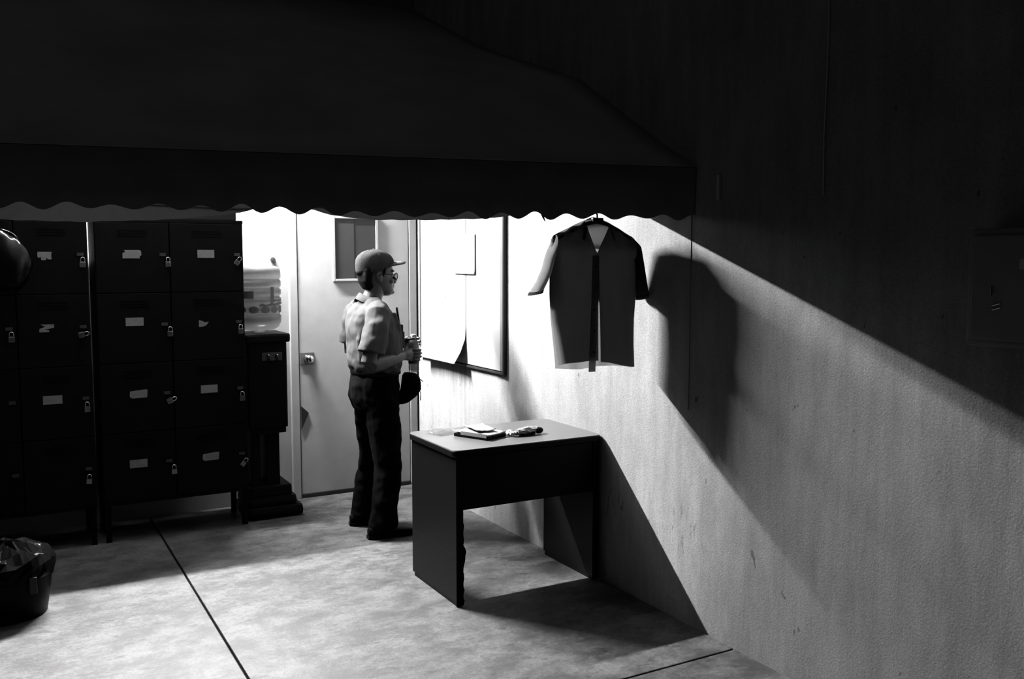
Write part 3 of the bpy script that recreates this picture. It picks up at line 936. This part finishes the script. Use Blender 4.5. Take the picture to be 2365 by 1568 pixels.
# sleeves
def sleeve(name, top_pts, bot_pts, depth, material):
    """top_pts = outer edge (u, z, y), bot_pts = inner edge, equal length"""
    bm = bmesh.new(); rows = []
    for (a, b) in zip(top_pts, bot_pts):
        a, b = Vector(a), Vector(b)
        c = (a + b) / 2; h = (a - b) / 2
        rows.append([c + h * math.cos(q) + Vector((0, depth * math.sin(q), 0)) for q in [2 * PI * j / 20 for j in range(20)]])
    loft(bm, rows, cap=False)
    return obj(name, bm, material, HS, True)
P3 = lambda u, z, y=0.0: (u, y, z)
sleeve('sleeve', [P3(-.195, 1.710), P3(-.228, 1.63, .02), P3(-.240, 1.56, .04), P3(-.258, 1.505, .06), P3(-.288, 1.455, .07)],
       [P3(-.205, 1.62), P3(-.208, 1.58), P3(-.216, 1.54, .01), P3(-.224, 1.505, .03), P3(-.238, 1.470, .04)], 0.045, 'hangsleeve_lit')
sleeve('sleeve_hem', [P3(-.288, 1.456, .07), P3(-.296, 1.441, .072)], [P3(-.236, 1.471, .04), P3(-.240, 1.456, .041)], 0.047, 'hangseam_shade')
sleeve('sleeve', [P3(.168, 1.706), P3(.212, 1.666), P3(.226, 1.60), P3(.242, 1.52), P3(.256, 1.445)],
       [P3(.185, 1.60), P3(.190, 1.56), P3(.192, 1.52), P3(.194, 1.47), P3(.198, 1.430)], 0.045, 'hangseam_shade')
sleeve('sleeve_hem', [P3(.255, 1.450), P3(.259, 1.432)], [P3(.197, 1.436), P3(.199, 1.418)], 0.046, 'hangseam_shade')
# collar: a folded band standing round the hanger neck, points falling to the V
def collar_leaf(sgn):
    bm = bmesh.new(); rows = []
    for k in range(12):
        t = k / 11
        a = PI / 2 - sgn * t * PI * 0.66
        rx, ry = 0.060, 0.040
        top = Vector((0.004 + rx * math.cos(a) * -1 * -1, ry * math.sin(a), 1.790 - 0.050 * t ** 1.4))
        drop = 0.022 + 0.036 * t ** 2
        out = 0.010 + 0.012 * t
        bot = Vector((0.004 + (rx + out) * math.cos(a), (ry + out) * math.sin(a), top.z - drop))
        rows.append([top, bot, bot + Vector((0, 0.002, -0.001)), top + Vector((0, 0.002, 0.001))])
    loft(bm, rows)
    return obj('collar', bm, 'hangseam_shade', HS, True)
collar_leaf(1); collar_leaf(-1)
# hanger
hg = empty('clothes_hanger', (2.35, 3.42, 0), math.radians(-11))
tag(hg, 'dark clothes hanger inside the hanging shirt', 'hanger')
bm = bmesh.new()
tube(bm, [(-0.185, 0, 1.690), (-0.16, 0, 1.706), (-0.05, 0, 1.758), (0.004, 0, 1.772), (0.055, 0, 1.758), (0.15, 0, 1.705), (0.168, 0, 1.690)], [0.005, 0.008, 0.009, 0.010, 0.009, 0.008, 0.005], 8)
obj('shoulder_bar', bm, 'black', hg, True)
bm = bmesh.new()
tube(bm, [(0.004, 0, 1.772), (0.004, 0, 1.800), (-0.006, 0, 1.815), (-0.020, 0, 1.835), (-0.012, 0, 1.860), (0.008, 0, 1.868), (0.024, 0, 1.856), (0.028, 0, 1.842)], 0.004, 8)
obj('hook', bm, 'black', hg, True)
bm = bmesh.new(); box(bm, -0.022, 0.030, -0.012, 0.012, 1.764, 1.786, bevel=0.004); obj('neck_block', bm, 'black', hg)
# cord the hanger hooks over
bm = bmesh.new(); tube(bm, [(XW - 0.003, 3.372, 1.875), (2.36, 3.42, 1.862), (1.6, 3.57, 1.868), (0.4, 3.80, 1.90)], 0.003, 6)
obj('hanging_cord', bm, 'black', aw)

# ------------------------------------------------------------------ the man reading the board
PX, PY = 1.93, 5.07
MAN = empty('person', (PX, PY, 0))
tag(MAN, 'person in cap, glasses and pale uniform shirt holding a bottle facing the notice board', 'person')
NS = 24
def hring(z, xf, xb, hw, n=24, pw=0.9, yc=0.0):
    return ring(((xf + xb) / 2, yc, z), ((xf - xb) / 2, 0, 0), (0, hw, 0), n, pw)

BC = Vector((0.222, -0.045, 0.0))      # bottle axis
def arc(cx, cy, rad, a0, a1, z0, z1, n=5):
    return [(cx + rad * math.cos(math.radians(a0 + (a1 - a0) * i / n)), cy + rad * math.sin(math.radians(a0 + (a1 - a0) * i / n)), z0 + (z1 - z0) * i / n) for i in range(n + 1)]

bm = bmesh.new()
# head
HX = 0.012
levels = [(1.392, .078, .020, .016), (1.402, .094, -.005, .032), (1.420, .102, -.040, .047), (1.440, .100, -.062, .055), (1.460, .099, -.076, .061),
          (1.485, .096, -.088, .066), (1.510, .087, -.094, .069), (1.530, .093, -.098, .072), (1.550, .095, -.100, .074), (1.575, .088, -.098, .074),
          (1.600, .072, -.088, .067), (1.622, .045, -.066, .050), (1.636, .010, -.030, .022)]
loft(bm, [hring(z, HX + f, HX + b, w, 28) for z, f, b, w in levels])
tube(bm, [(HX + .086, 0, 1.522), (HX + .100, 0, 1.505), (HX + .117, 0, 1.483), (HX + .110, 0, 1.472), (HX + .095, 0, 1.466)], [.006, .0085, .0125, .013, .010], 10)   # nose
ball(bm, (HX + .107, .012, 1.474), (.010, .009, .008)); ball(bm, (HX + .107, -.012, 1.474), (.010, .009, .008))
ball(bm, (HX + .098, 0, 1.4515), (.011, .022, .0055)); ball(bm, (HX + .097, 0, 1.440), (.011, .020, .006))    # lips
ball(bm, (HX + .093, 0, 1.412), (.016, .022, .013))                                                          # chin
for sy in (-1, 1):
    ball(bm, (HX + .078, sy * .036, 1.535), (.018, .024, .009))                                              # brow ridge
    ball(bm, (HX + .070, sy * .040, 1.478), (.024, .020, .018))                                              # cheek
    rot = Matrix.Rotation(math.radians(-14), 3, 'Y')
    ball(bm, (HX - .012, sy * .075, 1.500), (.019, .008, .033), rot=rot)                                     # ear
    ball(bm, (HX - .006, sy * .079, 1.478), (.009, .006, .011))
# neck and hidden trunk
tube(bm, [(-.035, 0, 1.28), (-.028, 0, 1.35), (-.010, 0, 1.40), (.005, 0, 1.45)], [.075, .060, .056, .058], 18)
loft(bm, [ring((x, 0, z), (d, 0, 0), (0, w, 0), 20) for z, x, d, w in ((.84, -.005, .10, .14), (1.0, -.01, .10, .15), (1.2, -.02, .10, .16), (1.30, -.03, .085, .15), (1.345, -.03, .05, .09))])
for sy, fx in ((-1, -.012), (1, -.02)):
    fy = -.145 if sy < 0 else .165
    tube(bm, [(-.005, sy * .085, .88), (0, sy * .095, .70), (.012, sy * .115, .45), (-.01, fy, .24), (-.035, fy, .06)], [.085, .075, .052, .045, .036], 12)
# right arm (camera side), elbow drawn back
tube(bm, [(-.040, -.155, 1.315), (-.060, -.205, 1.27), (-.105, -.240, 1.14), (-.140, -.250, 1.035), (-.115, -.238, 1.015), (-.03, -.195, 1.020), (.06, -.150, 1.034), (.125, -.112, 1.045)],
     [.050, .052, .046, .041, .042, .042, .034, .026], 14)
# left arm
tube(bm, [(-.040, .155, 1.315), (-.050, .205, 1.26), (-.065, .240, 1.14), (-.070, .235, 1.055), (-.04, .215, 1.050), (.04, .14, 1.065), (.11, .075, 1.085), (.150, .030, 1.098)],
     [.050, .050, .044, .040, .040, .038, .032, .025], 14)
# right hand: palm behind the bottle, fingers wrapped round the camera side
B0, B1 = BC.x, BC.y
tube(bm, [(.112, -.118, 1.043), (.140, -.104, 1.045), (.165, -.088, 1.047), (.180, -.076, 1.048)], [.024, .030, .034, .030], 14, flat=1.0)
for q, zz in enumerate((1.073, 1.053, 1.033, 1.014)):
    ln = (0, 12, 6, -18)[q]
    pts = [(.165, -.092, 1.047 + (zz - 1.047) * .8)] + arc(B0, B1, .045, 232, 318 + ln, zz + .001, zz - .003, 5)
    tube(bm, pts, [.0105, .0100, .0095, .0090, .0086, .0080, .0068], 10)
tube(bm, [(.150, -.085, 1.062), (.168, -.064, 1.080)] + arc(B0, B1, .043, 168, 105, 1.090, 1.098, 3), [.014, .0125, .0110, .0100, .0092, .0080], 10)
# left hand: higher on the bottle, fingers round the far side
tube(bm, [(.140, .036, 1.096), (.160, .020, 1.101), (.178, .004, 1.104), (.187, -.006, 1.105)], [.023, .028, .030, .026], 14)
for q, zz in enumerate((1.136, 1.117, 1.098, 1.080)):
    ln = (0, -12, -6, 16)[q]
    pts = [(.176, .010, 1.105 + (zz - 1.105) * .8)] + arc(B0, B1, .043, 118, 12 + ln, zz + .004, zz, 5)
    tube(bm, pts, [.0100, .0095, .0090, .0086, .0082, .0076, .0065], 10)
tube(bm, [(.165, .000, 1.118), (.178, -.030, 1.132)] + arc(B0, B1, .042, 196, 262, 1.136, 1.140, 3), [.013, .0118, .0105, .0096, .0088, .0076], 10)
body = obj('body', bm, 'skin', MAN, True)
remesh(body, 0.0036, 2)

# eyes
for sy in (-1, 1):
    bm = bmesh.new(); ball(bm, (HX + .080, sy * .031, 1.511), .0115); obj('eye', bm, 'paper', MAN, True)

# hair under the cap
bm = bmesh.new()
loft(bm, [hring(z, HX + f, HX + b, w, 24) for z, f, b, w in ((1.428, -.045, -.074, .045), (1.445, -.025, -.090, .058), (1.475, -.040, -.104, .070), (1.51, -.036, -.109, .075), (1.54, -.02, -.112, .078), (1.565, .0, -.110, .078), (1.59, .0, -.09, .06))])
for sy in (-1, 1):
    tube(bm, [(HX + .022, sy * .071, 1.565), (HX + .020, sy * .0705, 1.53), (HX + .016, sy * .069, 1.505)], [.012, .010, .005], 8)
h_ = obj('hair', bm, 'hair', MAN, True); remesh(h_, 0.005, 2)

# cap
cp = empty('cap', (0, 0, 0)); cp.parent = MAN
bm = bmesh.new()
CL = [(1.538, .075, -.118, .082), (1.556, .096, -.124, .087), (1.580, .104, -.126, .088), (1.604, .100, -.122, .085), (1.626, .084, -.108, .077), (1.644, .056, -.084, .062), (1.656, .022, -.052, .040), (1.660, -.005, -.025, .010)]
rows = []
for z, f, b, w in CL:
    rg = hring(z, HX + f, HX + b, w, 36, 0.95)
    low = max(0.0, (1.60 - z) / 0.062)
    rg = [Vector((p.x, p.y, p.z + low * 0.020 * (p.x - HX) / 0.1)) for p in rg]
    rows.append(rg)
loft(bm, rows)
cr = obj('crown', bm, 'cap', cp, True)
for k in range(6):
    bm = bmesh.new(); a = PI / 6 + k * PI / 3
    pts = []
    for z, f, b, w in CL[1:]:
        cxm, rx = (f + b) / 2, (f - b) / 2
        low = max(0.0, (1.60 - z) / 0.062)
        x = cxm + (rx + .0004) * math.cos(a)
        pts.append((HX + x, (w + .0004) * math.sin(a), z + low * 0.020 * x / 0.1))
    tube(bm, pts, 0.0016, 6); obj('panel_seam', bm, 'cap', cp)
bm = bmesh.new(); ball(bm, (HX - .015, 0, 1.662), (.009, .009, .005)); obj('button', bm, 'cap', cp, True)
bm = bmesh.new(); rows = []
for k in range(15):
    t = -1 + 2 * k / 14
    y = .074 * t
    drop = -.016 * t * t
    xin = HX + .098 - .052 * t * t
    xout = HX + .104 + .072 * math.sqrt(max(0, 1 - t * t * 0.98))
    zi, zo = 1.574 + drop, 1.586 + drop
    rows.append([Vector((xin, y, zi)), Vector((xin, y, zi + .012)), Vector(((xin + xout) / 2, y, (zi + zo) / 2 + .013)), Vector((xout, y, zo + .006)), Vector((xout + .001, y, zo)), Vector(((xin + xout) / 2, y, (zi + zo) / 2 + .001))])
loft(bm, rows); obj('brim', bm, 'brim', cp, True)

# glasses
gl = empty('glasses', (0, 0, 0)); gl.parent = MAN
for sy in (-1, 1):
    bm = bmesh.new()
    pts = [(HX + .112 - .006 * abs(math.cos(a)) , sy * .034 + .025 * math.cos(a), 1.506 + .018 * math.sin(a)) for a in [2 * PI * q / 20 for q in range(21)]]
    tube(bm, pts, .0022, 6); obj('rim', bm, 'black', gl, True)
    bm = bmesh.new(); loft(bm, [ring((HX + xx, sy * .034, 1.506), (0, .024, 0), (0, 0, .017), 18) for xx in (.107, .108)]); obj('lens', bm, 'lens', gl, True)
    bm = bmesh.new(); tube(bm, [(HX + .107, sy * .059, 1.512), (HX + .085, sy * .074, 1.514), (HX + .0, sy * .083, 1.520), (HX - .022, sy * .083, 1.510)], .0022, 6); obj('temple', bm, 'black', gl, True)
bm = bmesh.new(); tube(bm, [(HX + .113, -.010, 1.511), (HX + .119, 0, 1.513), (HX + .113, .010, 1.511)], .0020, 6); obj('bridge', bm, 'black', gl, True)

# uniform shirt: one blousing mesh with short sleeves
us = empty('uniform_shirt', (0, 0, 0)); us.parent = MAN
bm = bmesh.new()
loft(bm, [ring((x, 0, z), (d, 0, 0), (0, w, 0), 28, 0.92) for z, x, d, w in
          ((.935, .000, .122, .160), (.955, -.004, .134, .172), (.99, -.008, .150, .188), (1.05, -.012, .152, .192), (1.12, -.016, .148, .192),
           (1.19, -.020, .143, .194), (1.25, -.026, .135, .196), (1.295, -.034, .118, .188), (1.330, -.036, .094, .160), (1.357, -.034, .072, .115), (1.378, -.030, .060, .078))])
tube(bm, [(-.036, -.13, 1.320), (-.052, -.185, 1.292), (-.078, -.222, 1.22), (-.100, -.242, 1.145), (-.118, -.250, 1.082)], [.062, .070, .073, .076, .079], 18)
tube(bm, [(-.036, .13, 1.320), (-.050, .185, 1.292), (-.058, .222, 1.22), (-.064, .240, 1.14), (-.068, .243, 1.095)], [.062, .070, .071, .072, .074], 18)
# folds: long soft ridges across the chest and back
tube(bm, [(.060, -.150, 1.30), (.090, -.120, 1.20), (.100, -.110, 1.08), (.09, -.13, .99)], [.010, .024, .026, .02], 8)
tube(bm, [(-.110, -.120, 1.28), (-.130, -.110, 1.15), (-.125, -.100, 1.02)], [.012, .026, .022], 8)
tube(bm, [(-.02, -.178, 1.08), (.03, -.180, 1.00), (.06, -.165, .975)], [.016, .022, .018], 8)
sh = obj('shirt_body', bm, 'uniform', us, True); remesh(sh, 0.007, 3)
tex = bpy.data.textures.new('cloth_folds', 'CLOUDS'); tex.noise_scale = 0.075; tex.noise_depth = 1
md = sh.modifiers.new('folds', 'DISPLACE'); md.texture = tex; md.strength = 0.022; md.mid_level = 0.55; md.texture_coords = 'LOCAL'
# collar
for sy in (-1, 1):
    bm = bmesh.new(); rows = []
    for k in range(14):
        t = k / 13
        a = PI - sy * t * PI * 0.90
        a = PI + (-sy) * (-t) * PI * 0.88
        ca, sa = math.cos(a), math.sin(a)
        zt = 1.412 - 0.085 * t ** 1.5
        top = Vector((-.022 + (.070 + .035 * t) * ca, (.070 - .010 * t) * sa, zt))
        drop = .034 + .020 * t
        bot = Vector((-.024 + (.092 + .042 * t) * ca, (.098 - .006 * t) * sa, zt - drop))
        rows.append([top, bot, bot - Vector((0, 0, .003)), top - Vector((.002 * ca, .002 * sa, .003))])
    loft(bm, rows); obj('collar', bm, 'collar', us, True)
# placket and buttons
bm = bmesh.new(); rows = []
for k in range(12):
    t = k / 11; z = .96 + .32 * t
    xf = lin([(.955, .134), (.99, .146), (1.05, .148), (1.12, .140), (1.19, .130), (1.25, .117), (1.295, .092)], z)
    rows.append([Vector((xf - .012, -.016, z)), Vector((xf + .004, -.016, z)), Vector((xf + .004, .016, z)), Vector((xf - .012, .016, z))])
loft(bm, rows); obj('placket', bm, 'uniform', us, True)
for sy in (-1, 1):
    bm = bmesh.new()
    rows = [[Vector((-.036 + a * .024, sy * y, z + dz)) for a, dz in ((-1, 0), (1, 0), (1, .006), (-1, .006))] for y, z in ((.085, 1.380), (.120, 1.366), (.150, 1.350), (.180, 1.330))]
    loft(bm, rows); obj('epaulette', bm, 'collar', us)
# chest pocket with the radio
rd = empty('pocket_radio', (.118, -.075, 1.165)); tag(rd, 'small dark radio with stub antenna clipped at the chest of the person', 'radio')
rd.location = (PX + .118, PY - .075, 1.165)
bm = bmesh.new(); box(bm, -.014, .016, -.026, .026, -.060, .060, bevel=.005); obj('radio_body', bm, 'black', rd)
bm = bmesh.new(); tube(bm, [(-.004, -.012, .058), (-.010, -.012, .100), (-.018, -.012, .160)], [.0075, .0070, .0062], 10); obj('antenna', bm, 'black', rd, True)
bm = bmesh.new(); tube(bm, [(.004, .012, .058), (.004, .012, .070)], .006, 8); obj('radio_knob', bm, 'black', rd)
bm = bmesh.new(); box(bm, -.020, .021, -.036, .034, -.072, .020, bevel=.006); obj('chest_pocket', bm, 'uniform', us).location = (.118, -.075, 1.165)

# trousers
tr = empty('trousers', (0, 0, 0)); tr.parent = MAN
bm = bmesh.new()
loft(bm, [ring((x, 0, z), (d, 0, 0), (0, w, 0), 24, 0.95) for z, x, d, w in ((.965, -.002, .124, .162), (.93, -.006, .134, .172), (.87, -.012, .142, .182), (.80, -.012, .142, .184), (.74, -.004, .124, .174), (.70, .002, .10, .150))])
for sy, fy in ((-1, -.145), (1, .165)):
    fx = -.012
    tube(bm, [(-.008, sy * .092, .80), (.004, sy * .100, .68), (.014, sy * .112, .52), (.020, sy * .124, .42), (.006, fy * .95, .30), (-.012, fy, .18), (-.022, fy, .09), (-.028, fy, .052)],
         [.096, .098, .088, .082, .077, .078, .082, .084], 18)
    ball(bm, (-.050, fy, .115), (.045, .060, .035))
tb = obj('trouser_legs', bm, 'trousers', tr, True); remesh(tb, 0.008, 3)
md = tb.modifiers.new('folds', 'DISPLACE'); md.texture = tex; md.strength = 0.020; md.mid_level = 0.5; md.texture_coords = 'LOCAL'
bm = bmesh.new(); loft(bm, [ring((-.003, 0, z), (d, 0, 0), (0, w, 0), 28, .95) for z, d, w in ((.938, .136, .174), (.940, .140, .178), (.972, .140, .178), (.974, .134, .172))]); obj('belt', bm, 'leather', tr, True)

# shoes
for sy, fy, rz in ((-1, -.145, -.04), (1, .165, -.12)):
    s_ = empty('shoe', (-.115, fy, 0), rz); s_.parent = MAN
    bm = bmesh.new()
    prof = [(0.0, .020, .030, .060), (.02, .036, .040, .078), (.07, .040, .043, .088), (.115, .040, .040, .080), (.16, .045, .036, .062), (.21, .050, .032, .052), (.25, .046, .028, .046), (.275, .030, .022, .036), (.285, .012, .014, .028)]
    loft(bm, [[Vector((x, w * math.cos(a), .018 + max(0, (0.5 + 0.5 * math.sin(a))) * (h - .018) if True else 0)) for a in [2 * PI * q / 16 for q in range(16)]] for x, w, hh, h in prof])
    obj('upper', bm, 'leather', s_, True)
    bm = bmesh.new()
    loft(bm, [[Vector((x * .285 / .285, y, z)) for x, y in ((-.004, -.02), (.02, -.040), (.12, -.041), (.20, -.053), (.26, -.046), (.288, -.016), (.288, .016), (.26, .046), (.20, .053), (.12, .041), (.02, .040), (-.004, .02))] for z in (0.0, .020)])
    obj('sole', bm, 'black', s_)

# waist bag worn at the front
wb = empty('waist_bag', (PX + .185, PY - .055, .855)); tag(wb, 'black waist bag worn at the front of the person below the bottle', 'bag')
bm = bmesh.new()
loft(bm, [ring((x, 0, z), (d, 0, 0), (0, w, 0), 20, .8) for z, x, d, w in ((-.098, -.060, .018, .040), (-.088, -.048, .034, .060), (-.055, -.014, .046, .078), (-.015, .012, .050, .086), (.025, .014, .046, .086), (.060, .012, .040, .078), (.078, .008, .026, .060))])
obj('pouch', bm, 'trousers', wb, True)
bm = bmesh.new(); tube(bm, [(.052, -.085, .035), (.062, -.03, .040), (.062, .03, .040), (.052, .085, .035)], .003, 6); obj('zip', bm, 'steel', wb, True)
for dx, dz in ((.060, -.085), (.046, -.105)):
    bm = bmesh.new(); tube(bm, [(.050, -.02 - dx * .2, -.01), (dx + .002, -.03, -.045), (dx, -.032, dz)], [.004, .004, .005], 6, flat=.5); obj('strap_end', bm, 'trousers', wb)

# bottle in the hands
bt = empty('water_bottle', (PX + BC.x, PY + BC.y, .940)); tag(bt, 'small clear plastic water bottle held in the hands of the person', 'bottle')
bm = bmesh.new()
lathe(bm, [(.012, .004), (.026, .0), (.031, .008), (.032, .030), (.0300, .036), (.032, .042), (.0322, .085), (.0300, .092), (.0322, .10), (.0322, .150), (.026, .178), (.014, .196), (.0135, .208), (.0125, .208), (.012, .19), (.024, .17), (.0305, .148), (.030, .01), (.002, .008)], n=28)
obj('bottle_shell', bm, 'bottle', bt, True)
bm = bmesh.new(); lathe(bm, [(.0155, .200), (.016, .202), (.016, .218), (.0145, .221), (.002, .221)], n=20); obj('bottle_cap', bm, 'paper', bt, True)
bm = bmesh.new(); lathe(bm, [(.0327, .050), (.0329, .051), (.0329, .082), (.0327, .083)], n=28); obj('bottle_label', bm, 'greyplastic', bt, True)
